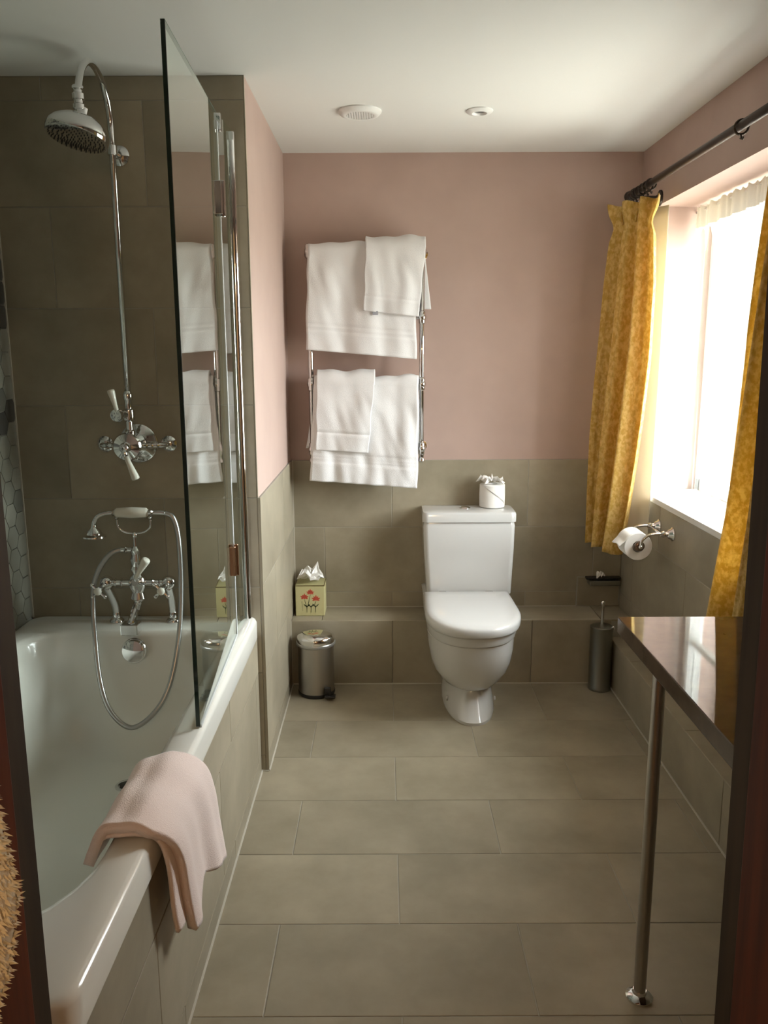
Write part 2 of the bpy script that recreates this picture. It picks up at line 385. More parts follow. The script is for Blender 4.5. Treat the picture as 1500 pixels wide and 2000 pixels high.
# ------------------------------------------------------------------ ceiling
bm = newbm(); box(bm, XL-.12, WX+.1, YF-.14, YB+.12, CZ, CZ+.1); ceil = struct(obj('ceiling', bm, white_m))
# pale silicone along floor edges
bm = newbm()
box(bm, XP, .975, YL-.004, YL+.001, -.001, .004); box(bm, -.427, -.4225, YF, YP, -.001, .004)
box(bm, XP, XP+.0045, YP, YL, -.001, .004); box(bm, .9705, .975, YF, YL, -.001, .004)
box(bm, XP-.025, XP, YP-.004, YP, -.001, .003); box(bm, XP, XP+.003, YB-.003, YB, .29, DADO); box(bm, XP-.001, XP+.002, YL-.002, YL, 0, .29)
box(bm, XP, .87, YB-.003, YB, .288, .292)
obj('sealant', bm, seal_m, floor)
# ------------------------------------------------------------------ door wall and frame
bm = newbm()
for a in ((XL-.12, -.43, YF-.14, YF, -.05, CZ+.05), (.43, WX+.1, YF-.14, YF, -.05, CZ+.05), (-.43, .43, YF-.14, YF, 2.05, CZ+.05)): box(bm, *a)
wf = struct(obj('wall_front', bm, pink_m))
d1 = bpy.data.objects.new('door_1', None); COL.objects.link(d1); struct(d1); d1.location = (0, YF-.07, 0)
def leanbox(bm, xa, xb, y0, y1, z0, z1, la, lb):
    vs = box(bm, xa, xb, y0, y1, z0, z1)
    for v in vs:
        if v.co.z > (z0+z1)/2: v.co.x += la
for s in (-1, 1):
    ln = 0 if s < 0 else -.022
    bm = newbm(); leanbox(bm, *sorted((s*.396, s*.445)), YF-.045, YF, -.01, 2.03, ln, 0); obj('lining', bm, jamb_m, d1, bevel=.002)
    bm = newbm(); leanbox(bm, *sorted((s*.392, s*.445)), YF-.15, YF-.046, -.01, 2.03, ln, 0); obj('jamb', bm, wood_m, d1, bevel=.004)
    bm = newbm(); leanbox(bm, *sorted((s*.398, s*.50)), YF-.17, YF-.15, -.01, 2.09, ln, 0); obj('architrave', bm, wood_m, d1, bevel=.004)
bm = newbm(); box(bm, -.45, .45, YF-.15, YF, 2.03, 2.09); obj('head', bm, wood_m, d1, bevel=.003)
# hallway the picture is taken from
bm = newbm(); box(bm, -1.0, 1.2, -1.6, YF-.14, -.06, 0); hf = struct(obj('floor_hall', bm, hfloor_m))
bm = newbm(); box(bm, -1.0, 1.2, -1.6, YF-.14, 2.30, 2.36); struct(obj('ceiling_hall', bm, white_m))
for nm, a in (('wall_hall_left', (-1.06, -1.0, -1.6, YF-.14, -.05, 2.36)), ('wall_hall_right', (1.2, 1.26, -1.6, YF-.14, -.05, 2.36)), ('wall_hall_rear', (-1.06, 1.26, -1.66, -1.6, -.05, 2.36))):
    bm = newbm(); box(bm, *a); struct(obj(nm, bm, tan_m))
bm = newbm(); box(bm, -1.06, -.46, YF-.149, YF-.14, 0, 2.3); box(bm, .46, 1.26, YF-.149, YF-.14, 0, 2.3); box(bm, -.46, .46, YF-.149, YF-.14, 2.06, 2.3); struct(obj('wall_hall_front', bm, tan_m))

# ------------------------------------------------------------------ window joinery
win = bpy.data.objects.new('window_1', None); COL.objects.link(win); struct(win); win.location = (WX-.05, (WY0+WY1)/2, WZ0)
bm = newbm(); x0, x1 = WX-.06, WX
for a in ((WY0, WY0+.05, WZ0, WZ1), (WY1-.05, WY1, WZ0, WZ1), (WY0, WY1, WZ0, WZ0+.05), (WY0, WY1, WZ1-.05, WZ1), (2.795, 2.85, WZ0, WZ1)): box(bm, x0, x1, *a)
obj('window_frame', bm, frame_m, win, bevel=.003)
for a, b in ((WY0+.05, 2.795), (2.85, WY1-.05)):
    bm = newbm(); box(bm, WX-.045, WX-.02, a, b, 1.40, 1.425); obj('glazing_bar', bm, frame_m, win)
    for c, d in ((WZ0+.05, 1.40), (1.425, WZ1-.05)):
        bm = newbm(); box(bm, WX-.034, WX-.030, a, b, c, d); obj('pane', bm, pane_m, win)

# ------------------------------------------------------------------ bath
bath = thing('bathtub', 'white built-in bath with tiled front panel under the glass screen', 'bathtub', (-.79, 1.78, .16))
bx0, bx1, by0, by1, RZ = XL+.001, -.420, .945, YP-.001, .566
rings = [rrect(bx0+.02, bx1-.012, by0+.01, by1-.01, .50, .03), rrect(bx0, bx1-.001, by0, by1, .496, .04),
         rrect(bx0, bx1, by0, by1, .552, .045), rrect(bx0+.004, bx1-.004, by0+.004, by1-.004, .562, .045), rrect(bx0+.012, bx1-.012, by0+.012, by1-.012, RZ, .045)]
ir = (.14, .14, .26, .24)
def inner(x0, x1, y0, y1, z, f=1): return rrect(x0, x1, y0, y1, z, tuple(q*f for q in ir))
rings += [inner(-1.118, -.480, 1.035, 2.478, RZ-.000), inner(-1.108, -.491, 1.050, 2.468, .561), inner(-1.102, -.498, 1.060, 2.462, .545),
          inner(-1.088, -.514, 1.10, 2.452, .45), inner(-1.070, -.530, 1.17, 2.435, .32), inner(-1.055, -.545, 1.25, 2.415, .235), inner(-1.035, -.565, 1.32, 2.385, .192),
          inner(-1.00, -.60, 1.38, 2.345, .172, .9), inner(-.95, -.65, 1.5, 2.29, .166, .7), inner(-.80, -.74, 1.75, 2.22, .164, .1)]
bm = newbm(); loft(bm, rings, False, True); obj('tub', bm, bath_m, bath, autos=50)
bm = newbm(); lathe(bm, [(0, .0), (.037, .0), (.040, -.004), (.040, -.012)], (-.782, 2.425, .512), (0, -1, .18), 32)
lathe(bm, [(.038, -.004), (.033, .010), (.020, .014), (0, .0145)], (-.782, 2.425, .512), (0, -1, .18), 32); obj('overflow_cover', bm, chr_m, bath, autos=40)
bm = newbm(); lathe(bm, [(.034, 0), (.034, .004), (.026, .006), (.024, .002), (0, .001)], (-.765, 2.23, .163), (0, 0, 1), 32); dr = obj('drain', bm, chr_m, bath, autos=40)
bm = newbm(); lathe(bm, [(.021, .0), (.021, .004), (0, .004)], (-.765, 2.23, .165), (0, 0, 1), 24); obj('drain_hole', bm, black_m, dr)

# ------------------------------------------------------------------ glass shower screen
scr = thing('shower_screen', 'hinged clear glass bath screen with chrome wall profile', 'shower screen', (-.445, 2.60, .57))
hy, tz, bz = 2.406, 2.067, .574
def panel(xa, ya, xb, yb, name, th=.008):
    bm = newbm(); d = Vector((yb-ya, -(xb-xa), 0)).normalized() * th/2
    vs = [bm.verts.new((x + s*d.x, y + s*d.y, z)) for z in (bz, tz) for x, y, s in ((xa,ya,1),(xb,yb,1),(xb,yb,-1),(xa,ya,-1))]
    for f in ((0,1,2,3),(4,7,6,5),(0,4,5,1),(1,5,6,2),(2,6,7,3),(3,7,4,0)): bm.faces.new([vs[i] for i in f])
    return obj(name, bm, glass_m, scr)
panel(-.432, 1.770, -.458, hy-.006, 'glass_panel'); panel(-.458, hy+.006, -.449, 2.578, 'glass_panel')
bm = newbm(); box(bm, -.4365, -.4275, 1.7655, 1.7695, bz, tz); obj('glass_edge', bm, edge_m, scr)
bm = newbm()
v = [bm.verts.new(p) for p in ((-.4365,1.7655,tz),(-.4275,1.7655,tz),(-.4535,hy-.006,tz),(-.4625,hy-.006,tz),(-.4365,1.7655,tz+.0008),(-.4275,1.7655,tz+.0008),(-.4535,hy-.006,tz+.0008),(-.4625,hy-.006,tz+.0008))]
for f in ((0,3,2,1),(4,5,6,7),(0,1,5,4),(2,3,7,6),(1,2,6,5),(3,0,4,7)): bm.faces.new([v[i] for i in f])
obj('glass_top_edge', bm, mat('pale_glass_edge', (.22, .28, .25), .15), scr)
bm = newbm(); box(bm, -.4635, -.4525, hy-.0055, hy+.0055, bz, tz-.02); obj('hinge_seal', bm, sil_m, scr)
for z in (1.80, .765):
    bm = newbm(); box(bm, -.470, -.444, hy-.028, hy-.003, z, z+.088); box(bm, -.470, -.444, hy+.004, hy+.028, z+.002, z+.086)
    lathe(bm, [(.0065, -.004), (.0065, .092)], (-.446, hy, z), (0,0,1), 16); obj('hinge', bm, chr_m if z > 1 else cop_m, scr, bevel=.0015)
bm = newbm(); box(bm, -.462, -.446, hy+.012, hy+.034, tz-.04, tz+.004); lathe(bm, [(.005, 0), (.005, .03)], (-.452, hy+.02, tz-.045), (0,0,1), 12); obj('top_pivot', bm, chr_m, scr, bevel=.001)
bm = newbm(); box(bm, -.461, -.437, 2.575, YP-.001, bz-.006, tz-.004); obj('wall_profile', bm, chr_m, scr, bevel=.003)
bm = newbm(); lathe(bm, [(.011, 0), (.011, tz-bz-.03)], (-.446, 2.566, bz-.002), (0,0,1), 20); obj('pivot_tube', bm, chr_m, scr, autos=40)
bm = newbm(); v = [bm.verts.new(p) for p in ((-.438,1.775,.5675),(-.426,1.775,.5675),(-.452,hy,.5675),(-.464,hy,.5675),(-.438,1.775,.575),(-.426,1.775,.575),(-.452,hy,.575),(-.464,hy,.575))]
for f in ((0,3,2,1),(4,5,6,7),(0,1,5,4),(2,3,7,6),(1,2,6,5),(3,0,4,7)): bm.faces.new([v[i] for i in f])
obj('bottom_seal', bm, sil_m, scr)

# ------------------------------------------------------------------ overhead shower
sh = thing('overhead_shower', 'chrome riser shower with round rain head and white levers on dark tiles', 'shower', (-.79, 2.60, 1.14))
SX, SY = -.790, 2.553
bm = newbm(); pts = [(SX, SY, 1.30), (SX, SY, 2.06)]
for k in range(1, 17): a = PI * k/16; pts.append((SX, SY-.128*(1-math.cos(a)), 2.062+.135*math.sin(a)))
pts.append((SX, SY-.258, 2.045)); tube(bm, pts, .0095, 16); obj('riser_pipe', bm, chr_m, sh, smooth=True)
# rain head
hc = Vector((SX-.005, SY-.262, 1.995)); hn = Vector((.19, .22, 1)).normalized()
bm = newbm()
lathe(bm, [(0, -.012), (.076, -.012), (.0795, -.010), (.081, -.004), (.081, .004), (.079, .013), (.072, .024), (.056, .037), (.034, .046), (.018, .050), (.0165, .058), (.0165, .07), (0,.07)], hc - hn*.012, hn, 48)
head = obj('shower_head', bm, chr_m, sh, autos=40)
bm = newbm()
X, Y, Z = frame_from(hn)
for r, n in ((.012, 6), (.024, 12), (.036, 18), (.048, 24), (.060, 30), (.070, 34)):
    for k in range(n):
        a = 2*PI*k/n; lathe(bm, [(.0018, 0), (.0012, -.003)], hc - hn*.024 + X*(r*math.cos(a)) + Y*(r*math.sin(a)), hn, 6)
nz = obj('nozzles', bm, black_m, head); nz['kind'] = 'stuff'
bm = newbm(); p0 = Vector((SX, SY-.258, 2.105))
lathe(bm, [(.012, 0), (.0145, -.003), (.0145, -.009), (.011, -.012), (.011, -.018), (.016, -.021), (.016, -.034), (.012, -.037), (.012, -.044), (.0155, -.047), (.0155, -.057), (.012, -.06), (.012, -.068), (.015, -.071), (.015, -.085)], p0, (0,0,1), 20); obj('swivel_joint', bm, chr_m, sh, autos=40)
# wall bracket
bm = newbm(); tube(bm, [(SX, SY, 2.005), (SX, YP-.004, 2.005)], .006, 10)
lathe(bm, [(.030, 0), (.030, .004), (.024, .010), (.013, .014), (.011, .022)], (SX, YP-.0005, 2.005), (0,-1,0), 24)
lathe(bm, [(.014, -.013), (.014, .013)], (SX, SY, 2.005), (0,0,1), 16); obj('riser_bracket', bm, chr_m, sh, autos=40)
# thermostatic body
bm = newbm(); lathe(bm, [(.062, 0), (.062, .004), (.056, .010), (.040, .016), (.034, .020), (.030, .060), (.031, .096)], (SX+.004, YP-.0005, 1.14), (0,-1,0), 40); obj('wall_plate', bm, chr_m, sh, autos=35)
bm = newbm(); lathe(bm, [(.034, 0), (.043, .004), (.044, .012), (.040, .018), (.024, .022), (.017, .024), (.016, .040), (.012, .046), (0, .047)], (SX, 2.525, 1.14), (0,-1,0), 40); dial = obj('temperature_dial', bm, chr_m, sh, autos=35)
def lever(a, b, parent, rs=(.007, .0115), name='lever'):
    a, b = Vector(a), Vector(b); bm = newbm(); L = (b-a).length
    lathe(bm, [(0,0), (rs[0], .001), (rs[0]*1.05, L*.3), (rs[1], L*.9), (rs[1]*.95, L*.97), (rs[1]*.6, L), (0, L*1.005)], a, b-a, 20); return obj(name, bm, por_m, parent, smooth=True)
lever((SX+.008, 2.474, 1.115), (SX+.036, 2.468, 1.045), dial, (.0075, .0125), 'lever')
bm = newbm(); tube(bm, [(SX, 2.479, 1.140), (SX+.004, 2.474, 1.126), (SX+.009, 2.474, 1.112)], .007, 10); obj('lever_neck', bm, chr_m, dial, smooth=True)
for s in (-1, 1):
    bm = newbm()
    tube(bm, [(SX+s*.03, 2.575, 1.138), (SX+s*.055, 2.575, 1.138), (SX+s*.088, 2.575, 1.138), (SX+s*.1, 2.585, 1.138), (SX+s*.102, 2.60, 1.138)], .0085, 12)
    for q in (.045, .062, .080): lathe(bm, [(.0085, -.004), (.0125, 0), (.0085, .004)], (SX+s*q, 2.575, 1.138), (1,0,0), 16)
    lathe(bm, [(.026, 0), (.026, .004), (.020, .010), (.012, .016)], (SX+s*.102, YP-.0005, 1.138), (0,-1,0), 24)
    obj('supply_elbow', bm, chr_m, sh, autos=40)
bm = newbm()
lathe(bm, [(.016, 1.165), (.016, 1.185), (.011, 1.19), (.011, 1.215), (.017, 1.22), (.019, 1.235), (.017, 1.25), (.011, 1.255), (.012, 1.28), (.015, 1.285), (.015, 1.30), (.011, 1.308)], (SX, SY, 0), (0,0,1), 20)
tube(bm, [(SX, SY, 1.237), (SX-.02, SY-.035, 1.237)], .012, 12); obj('diverter_valve', bm, chr_m, sh, autos=40)
lever((SX-.022, SY-.045, 1.250), (SX-.036, SY-.050, 1.315), sh, (.0065, .0115))
bm = newbm(); lathe(bm, [(.019, 0), (.021, .006), (.018, .016), (.008, .018)], (SX-.022, SY-.034, 1.237), (-.2,-1,0), 20); obj('diverter_cap', bm, chr_m, sh, autos=40)

# ------------------------------------------------------------------ bath mixer with handset
mx = thing('bath_mixer', 'chrome bath filler tap with white lever and telephone handset', 'tap', (-.785, 2.555, .567))
MY, MZ, MX = 2.50, .712, -.779
for s in (-1, 1):
    bx = MX + s*.092; tx = MX + s*.098
    bm = newbm()
    lathe(bm, [(.023, 0), (.023, .004), (.018, .010), (.0125, .014), (.0125, .03), (.010, .035)], (bx, 2.553, .5665), (0,0,1), 20)
    tube(bm, [(bx, 2.553, .59), (bx, 2.550, .62), (lerp(bx,tx,.6), 2.53, .66), (tx, MY, .70), (tx, MY, .713)], lambda t: .0105 + .004*math.sin(t*PI), 14, 5)
    ball(bm, (tx, MY, MZ), .023)
    obj('pillar_leg', bm, chr_m, mx, autos=40)
    # cross handle
    hb = Vector((tx + s*.0 - .012, MY-.045, .698))
    bm = newbm(); tube(bm, [(tx, MY, MZ), tuple(hb)], .009, 12); 
    for a in (PI/4, 3*PI/4):
        dx, dz = math.cos(a)*.027, math.sin(a)*.027
        tube(bm, [tuple(hb+Vector((-dx, 0, -dz))), tuple(hb+Vector((dx, 0, dz)))], .0042, 8)
        for q in (-1, 1): ball(bm, tuple(hb+Vector((q*dx, 0, q*dz))), .0062, n=10)
    ch = obj('cross_handle', bm, chr_m, mx, autos=40)
    bm = newbm(); ball(bm, tuple(hb+Vector((0,-.008,0))), .0125, 1, .7, 1); obj('handle_cap', bm, por_m, ch, smooth=True)
bm = newbm(); tube(bm, [(MX-.098, MY, MZ), (MX+.098, MY, MZ)], .010, 14)
for q in (-.07, -.05, .05, .07): lathe(bm, [(.010, -.004), (.0145, 0), (.010, .004)], (MX+q, MY, MZ), (1,0,0), 16)
lathe(bm, [(.014, -.06), (.024, -.05), (.019, -.03), (.028, -.012), (.030, .004), (.024, .02), (.015, .03), (.021, .045), (.016, .055), (.020, .075), (.014, .09), (.017, .105), (.007, .118), (.0055, .16)], (MX, MY, MZ), (0,0,1), 20)
obj('mixer_body', bm, chr_m, mx, autos=35)
bm = newbm(); tube(bm, [(MX, MY, .675), (MX, MY-.012, .65), (MX-.002, MY-.045, .625), (MX-.004, MY-.075, .605), (MX-.004, MY-.083, .588)], .013, 14, 5)
box(bm, MX-.031, MX+.022, MY-.105, MY-.058, .572, .606); obj('spout', bm, chr_m, mx, bevel=.003)
lever((MX+.004, MY-.03, .735), (MX+.047, MY-.05, .800), mx, (.0075, .0135))
bm = newbm(); tube(bm, [(MX, MY-.01, MZ+.005), (MX+.004, MY-.03, .738)], .009, 10); lathe(bm, [(.019,0),(.020,.01),(.012,.018)], (MX,MY-.012,MZ+.002), (0,-1,.4), 18); obj('lever_neck', bm, chr_m, mx, autos=40)
# cradle
HZ = .937
bm = newbm(); tube(bm, [(MX-.052, MY, HZ-.02), (MX-.050, MY, HZ-.045), (MX-.03, MY, HZ-.062), (MX, MY, HZ-.066), (MX+.03, MY, HZ-.062), (MX+.050, MY, HZ-.045), (MX+.052, MY, HZ-.02)], .0035, 8, 4)
for s in (-1,1): tube(bm, [(MX+s*.052, MY-.01, HZ-.014), (MX+s*.052, MY, HZ-.02), (MX+s*.052, MY+.012, HZ-.01)], .004, 8, 4)
lathe(bm, [(.009, .86), (.007, .868), (.005, .875)], (MX, MY, 0), (0,0,1), 12); obj('cradle', bm, chr_m, mx, smooth=True)
bm = newbm(); lathe(bm, [(.010, -.052), (.015, -.045), (.0175, 0), (.015, .045), (.010, .052)], (MX-.006, MY, HZ), (1,0,0), 24); obj('handset_grip', bm, por_m, mx, smooth=True)
bm = newbm()
tube(bm, [(MX-.056, MY, HZ), (MX-.085, MY-.004, HZ-.001), (MX-.108, MY-.008, HZ-.010), (MX-.120, MY-.010, HZ-.028), (MX-.1225, MY-.010, HZ-.042)], .0075, 12, 5)
lathe(bm, [(.008, -.004), (.012, 0), (.008, .004)], (MX-.063, MY, HZ), (1,0,0), 14)
lathe(bm, [(.008, 0), (.010, -.008), (.020, -.016), (.024, -.028), (.035, -.033), (.036, -.037), (.030, -.038), (0, -.038)], (MX-.1225, MY-.010, HZ-.038), (0,0,1), 28)
obj('handset', bm, chr_m, mx, autos=40)
bm = newbm(); tube(bm, [(MX+.046, MY, HZ), (MX+.085, MY, HZ), (MX+.098, MY, HZ-.001)], .0085, 12); lathe(bm, [(.0085,-.004),(.013,0),(.0085,.004)], (MX+.058, MY, HZ), (1,0,0), 14)
obj('handset_tail', bm, chr_m, mx, autos=40)
bm = newbm()
hose = [(MX+.098, MY, HZ-.001), (MX+.124, MY-.002, HZ-.018), (MX+.138, MY-.006, HZ-.09), (MX+.141, MY-.02, .70), (MX+.136, MY-.06, .55), (MX+.116, MY-.12, .42), (MX+.075, MY-.16, .345), (MX+.01, MY-.180, .306), (MX-.055, MY-.16, .345), (MX-.096, MY-.12, .42), (MX-.122, MY-.07, .55), (MX-.133, MY-.03, .68), (MX-.118, MY-.02, .75), (MX-.080, MY-.01, .805), (MX-.045, MY, .819), (MX-.014, MY, .819)]
tube(bm, hose, .0078, 12, 10)
obj('hose', bm, hose_m, mx, smooth=True)
bm = newbm(); tube(bm, [(MX-.045, MY, .819), (MX-.010, MY, .819)], .009, 12); lathe(bm, [(.009,-.005),(.0125,0),(.009,.005)], (MX-.03, MY, .819), (1,0,0), 14); obj('hose_union', bm, chr_m, mx, autos=40)

# ------------------------------------------------------------------ heated towel rail
RY = 3.47; RXL, RXR = -.302, .160; RZs = (1.828, 1.565, 1.293, 1.022)
rail = thing('towel_rail', 'chrome ball-jointed towel rail on pink wall, hung with white towels', 'towel rail', (-.07, 3.57, 1.0))
for x in (RXL, RXR):
    bm = newbm(); tube(bm, [(x, RY, .985), (x, RY, 1.835)], .0105, 16); obj('post', bm, chr_m, rail, smooth=True)
for z in RZs:
    bm = newbm(); tube(bm, [(RXL, RY, z), (RXR, RY, z)], .0095, 14); obj('crossbar', bm, chr_m, rail, smooth=True)
    for x in (RXL, RXR):
        bm = newbm(); ball(bm, (x, RY, z), .0185); lathe(bm, [(.0105,-.028),(.0145,-.022),(.0145,.022),(.0105,.028)], (x, RY, z), (0,0,1), 16); obj('ball_joint', bm, chr_m, rail, smooth=True)
for x in (RXL, RXR):
    for z in (RZs[0], RZs[3]):
        bm = newbm(); tube(bm, [(x, RY, z), (x, YB+.004, z)], .008, 12); f = YB+.008
        lathe(bm, [(.028, 0), (.028, .005), (.018, .012), (.011, .018)], (x, f, z), (0,-1,0), 24); obj('wall_mount', bm, chr_m, rail, autos=40)
    bm = newbm(); lathe(bm, [(.0105, 0), (.015, -.006), (.015, -.016), (.008, -.022), (0, -.024)], (x, RY, .985), (0,0,1), 16); obj('foot_cap', bm, chr_m, rail, autos=40)

def hang(name, label, zr, r, xt, xb, zf, xbb, zb, seed, m=towel_m, th=.009, amp=.007, yr=RY, fold=5, group=None, border=None, tagl=None, layers=2):
    """towel over a bar: xt=(x0,x1) at the bar, xb at the front hem, zf=(z at x0, z at x1) front hem; xbb/zb for the rear drop"""
    rng = random.Random(seed); ph = [rng.uniform(0, 6.28) for _ in range(6)]
    root = thing(name, label, 'towel', (lerp(xt[0], xt[1], .5), yr, zr), group)
    def surf(extra, hem):
        def f(u, t):
            # t 0 front hem .. .52 front top .. .62 back top .. 1 back hem
            R = r + extra
            wr = lambda a: (math.sin(u*fold*2.1+ph[0]) *.5 + math.sin(u*fold*3.7+ph[1]+a*1.6)*.35 + math.sin(u*fold*6.3+ph[2]-a*2.2)*.22)
            sag = .004*math.sin(u*fold*1.9+ph[3]) + .003*math.sin(u*fold*4.3+ph[4])
            if t < .55:
                a = 1 - t/.55
                z = lerp(zr, lerp(zf[0], zf[1], u) + hem, a) ; x = lerp(lerp(xt[0], xt[1], u), lerp(xb[0], xb[1], u), a**.8)
                x += .004*math.sin(a*7+ph[5])*(1-abs(2*u-1))+ .002*math.sin(a*13+ph[2])
                d = amp*(.35+.75*a)*wr(a) + .011*amp/.007*(noise.noise(Vector((x*9+seed, z*5, seed*1.7)))*.8 + noise.noise(Vector((x*26+z*9, z*7, seed)))*.35)*min(1, a*5)
                if border:
                    for bz_, bd in border:
                        q = (z-lerp(zf[0], zf[1], u)-bz_)/.006
                        d += bd*math.exp(-q*q)
                y = yr - R - d - .004*a*(1-a)*4
            elif t < .65:
                k = (t-.55)/.10*PI; y = yr - R*math.cos(k); z = zr + R*math.sin(k) + sag*math.sin(k); x = lerp(xt[0], xt[1], u)
            else:
                a = (t-.65)/.35; z = lerp(zr, zb, a); x = lerp(lerp(xt[0], xt[1], u), lerp(xbb[0], xbb[1], u), a); y = yr + R + .004*wr(a)*a
            return Vector((x, y, z))
        return f
    bm = newbm(); grid(bm, 44, 110, surf(0, 0)); o = obj('towel_cloth', bm, m, root, smooth=True, solid=th)
    if layers == 2:
        bm = newbm()
        g = surf(-th*1.15, .006); grid(bm, 30, 60, lambda u, t: g(u, t*.55)); obj('under_layer', bm, m, root, smooth=True, solid=th*.7)
    if tagl:
        u, z0 = tagl; p = surf(0, 0)(u, 0.0)
        bm = newbm(); box(bm, p.x-.011, p.x+.011, p.y-.004, p.y-.002, p.z-.012, p.z+.004); obj('care_label', bm, tag_m, root)
    return root
hang('bath_towel', 'large white bath towel over the top bar of towel rail', RZs[0], .030, (-.302, .130), (-.318, .137), (1.436, 1.396), (-.31, .13), 1.56, 3, amp=.009, fold=5, border=[(.085, -.004), (.105, -.003)])
hang('hand_towel', 'small white hand towel overlapping right half of the upper bath towel', RZs[0]+.004, .050, (-.070, .172), (-.080, .146), (1.590, 1.566), (-.04, .200), 1.60, 11, amp=.007, fold=3.5, th=.009, border=[(.06, -.003)], tagl=(.22, 0))
hang('bath_towel', 'large white bath towel hanging from the lower bar of towel rail', RZs[2], .032, (-.288, .146), (-.312, .143), (.892, .856), (-.33, .16), 1.03, 21, amp=.010, fold=6.5, border=[(.088, -.004), (.104, -.004), (.12, -.004)])
hang('hand_towel', 'small white hand towel overlapping left half of the lower bath towel', RZs[2]+.004, .052, (-.276, -.035), (-.284, -.064), (1.024, 1.010), (-.335, -.06), 1.02, 33, amp=.006, fold=3.2, border=[(.075, -.005)])

# ------------------------------------------------------------------ toilet
toi = thing('toilet', 'white close-coupled toilet with closed lid against the tiled ledge', 'toilet', (.347, 3.17, 0))
def dshape(cx, hw, hwb, yb, yf, z, n=28, k=.50):
    """D outline: back edge at yb (half-width hwb), widest hw, rounded front at yf"""
    yc = yf + (yb - yf)*k; pts = [Vector((cx+hwb, yb, z)), ]
    pts = []
    pts += [Vector((cx + hwb, yb, z)), Vector((cx + lerp(hwb, hw, .6), lerp(yb, yc, .5), z))]
    for i in range(n+1):
        a = PI*i/n; pts.append(Vector((cx + hw*math.copysign(abs(math.cos(a))**.86, math.cos(a)), yc - (yc-yf)*math.sin(a)**.93, z)))
    pts += [Vector((cx - lerp(hwb, hw, .6), lerp(yb, yc, .5), z)), Vector((cx - hwb, yb, z))]
    return pts
TX = .349; YT = YL-.001
bm = newbm()
R_s = []
for z, hw, yf, hb, k in ((0, .106, 2.958, .100, .72), (.012, .107, 2.956, .10, .72), (.03, .104, 2.974, .098, .72), (.07, .098, 3.008, .095, .72), (.10, .095, 3.034, .094, .72), (.118, .096, 3.040, .094, .70), (.122, .100, 3.012, .096, .55), (.132, .114, 2.995, .104, .50), (.155, .130, 2.976, .112, .46),
                     (.19, .150, 2.955, .122, .44), (.23, .162, 2.938, .135, .46), (.28, .170, 2.922, .15, .50), (.325, .174, 2.914, .162, .54), (.333, .175, 2.912, .165, .54)):
    R_s.append(dshape(TX-.003, hw, hb, YT, yf, z, k=k))
R_s += [dshape(TX-.002, .172, .162, YT, 2.914, .336, k=.54), dshape(TX-.002, .177, .168, YT, 2.906, .3385, k=.54), dshape(TX-.002, .179, .170, YT, 2.903, .343, k=.54), dshape(TX-.001, .181, .172, YT, 2.900, .372, k=.54), dshape(TX, .178, .170, YT, 2.903, .376, k=.54)]
loft(bm, R_s, True, True); pan = obj('pan', bm, cer_m, toi, autos=35)
bm = newbm()
R_s = [dshape(TX, .180, .176, YT-.002, 2.899, .379), dshape(TX+.001, .187, .180, YT, 2.887, .381), dshape(TX+.001, .189, .182, YT, 2.884, .388), dshape(TX+.001, .189, .182, YT, 2.884, .404), dshape(TX+.001, .187, .181, YT, 2.887, .413), dshape(TX+.001, .180, .176, YT-.004, 2.896, .419), dshape(TX+.001, .165, .163, YT-.018, 2.914, .4225), dshape(TX+.001, .11, .11, YT-.07, 2.98, .424), dshape(TX+.001, .03, .03, YT-.15, 3.10, .425)]
loft(bm, R_s, True, True); obj('lid', bm, cer_m, toi, autos=42)
# connection block between pan and cistern
bm = newbm(); loft(bm, [rrect(TX-.165, TX+.165, 3.30, YB-.004, .292, .02), rrect(TX-.178, TX+.178, 3.385, YB-.003, .33, .02), rrect(TX-.182, TX+.182, 3.388, YB-.003, .40, .02)]); 
for v in bm.verts:
    if v.co.z < .3 and v.co.y < 3.38: v.co.y = YL+.004
obj('cistern_base', bm, cer_m, toi, autos=40)
for s in (-1, 1):
    bm = newbm(); lathe(bm, [(.011, -.016), (.012, -.01), (.012, .01), (.011, .016)], (TX+s*.10, 3.383, .408), (1,0,0), 16); obj('hinge', bm, chr_m, toi, autos=40)
    bm = newbm(); lathe(bm, [(.0, -.004), (.009, -.003), (.009, .003), (0, .004)], (TX+s*.0965, 3.12, .045), (1,0,0), 16); obj('floor_bolt_cap', bm, cer_m, pan, smooth=True)
bm = newbm()
loft(bm, [rrect(.186, .541, 3.394, YB-.003, .3995, .018), rrect(.1815, .546, 3.389, YB-.003, .403, .022), rrect(.181, .547, 3.388, YB-.003, .43, .022), rrect(.170, .554, 3.386, YB-.002, .60, .022), rrect(.1665, .556, 3.386, YB-.002, .700, .022), rrect(.170, .553, 3.390, YB-.003, .7155, .022)])
obj('cistern', bm, cer_m, toi, autos=40)
bm = newbm()
loft(bm, [rrect(.168, .555, 3.388, YB-.002, .716, .022), rrect(.1625, .5605, 3.381, YB-.001, .7185, .026), rrect(.1625, .5605, 3.381, YB-.001, .750, .026), rrect(.166, .557, 3.386, YB-.003, .759, .026), rrect(.176, .547, 3.396, YB-.010, .7615, .026), rrect(.23, .50, 3.44, YB-.05, .7625, .02)])
obj('cistern_lid', bm, cer_m, toi, autos=40)
bm = newbm(); lathe(bm, [(.024, 0), (.024, .003), (.019, .006), (.0185, .003)], (.349, 3.475, .7615), (0,0,1), 28); fb = obj('flush_button', bm, chr_m, toi, autos=40)
bm = newbm(); lathe(bm, [(.0175, 0), (.0175, .006), (.012, .009), (0, .0095)], (.349, 3.475, .7615), (0,0,1), 28); obj('button_cap', bm, chr_m, fb, autos=40)

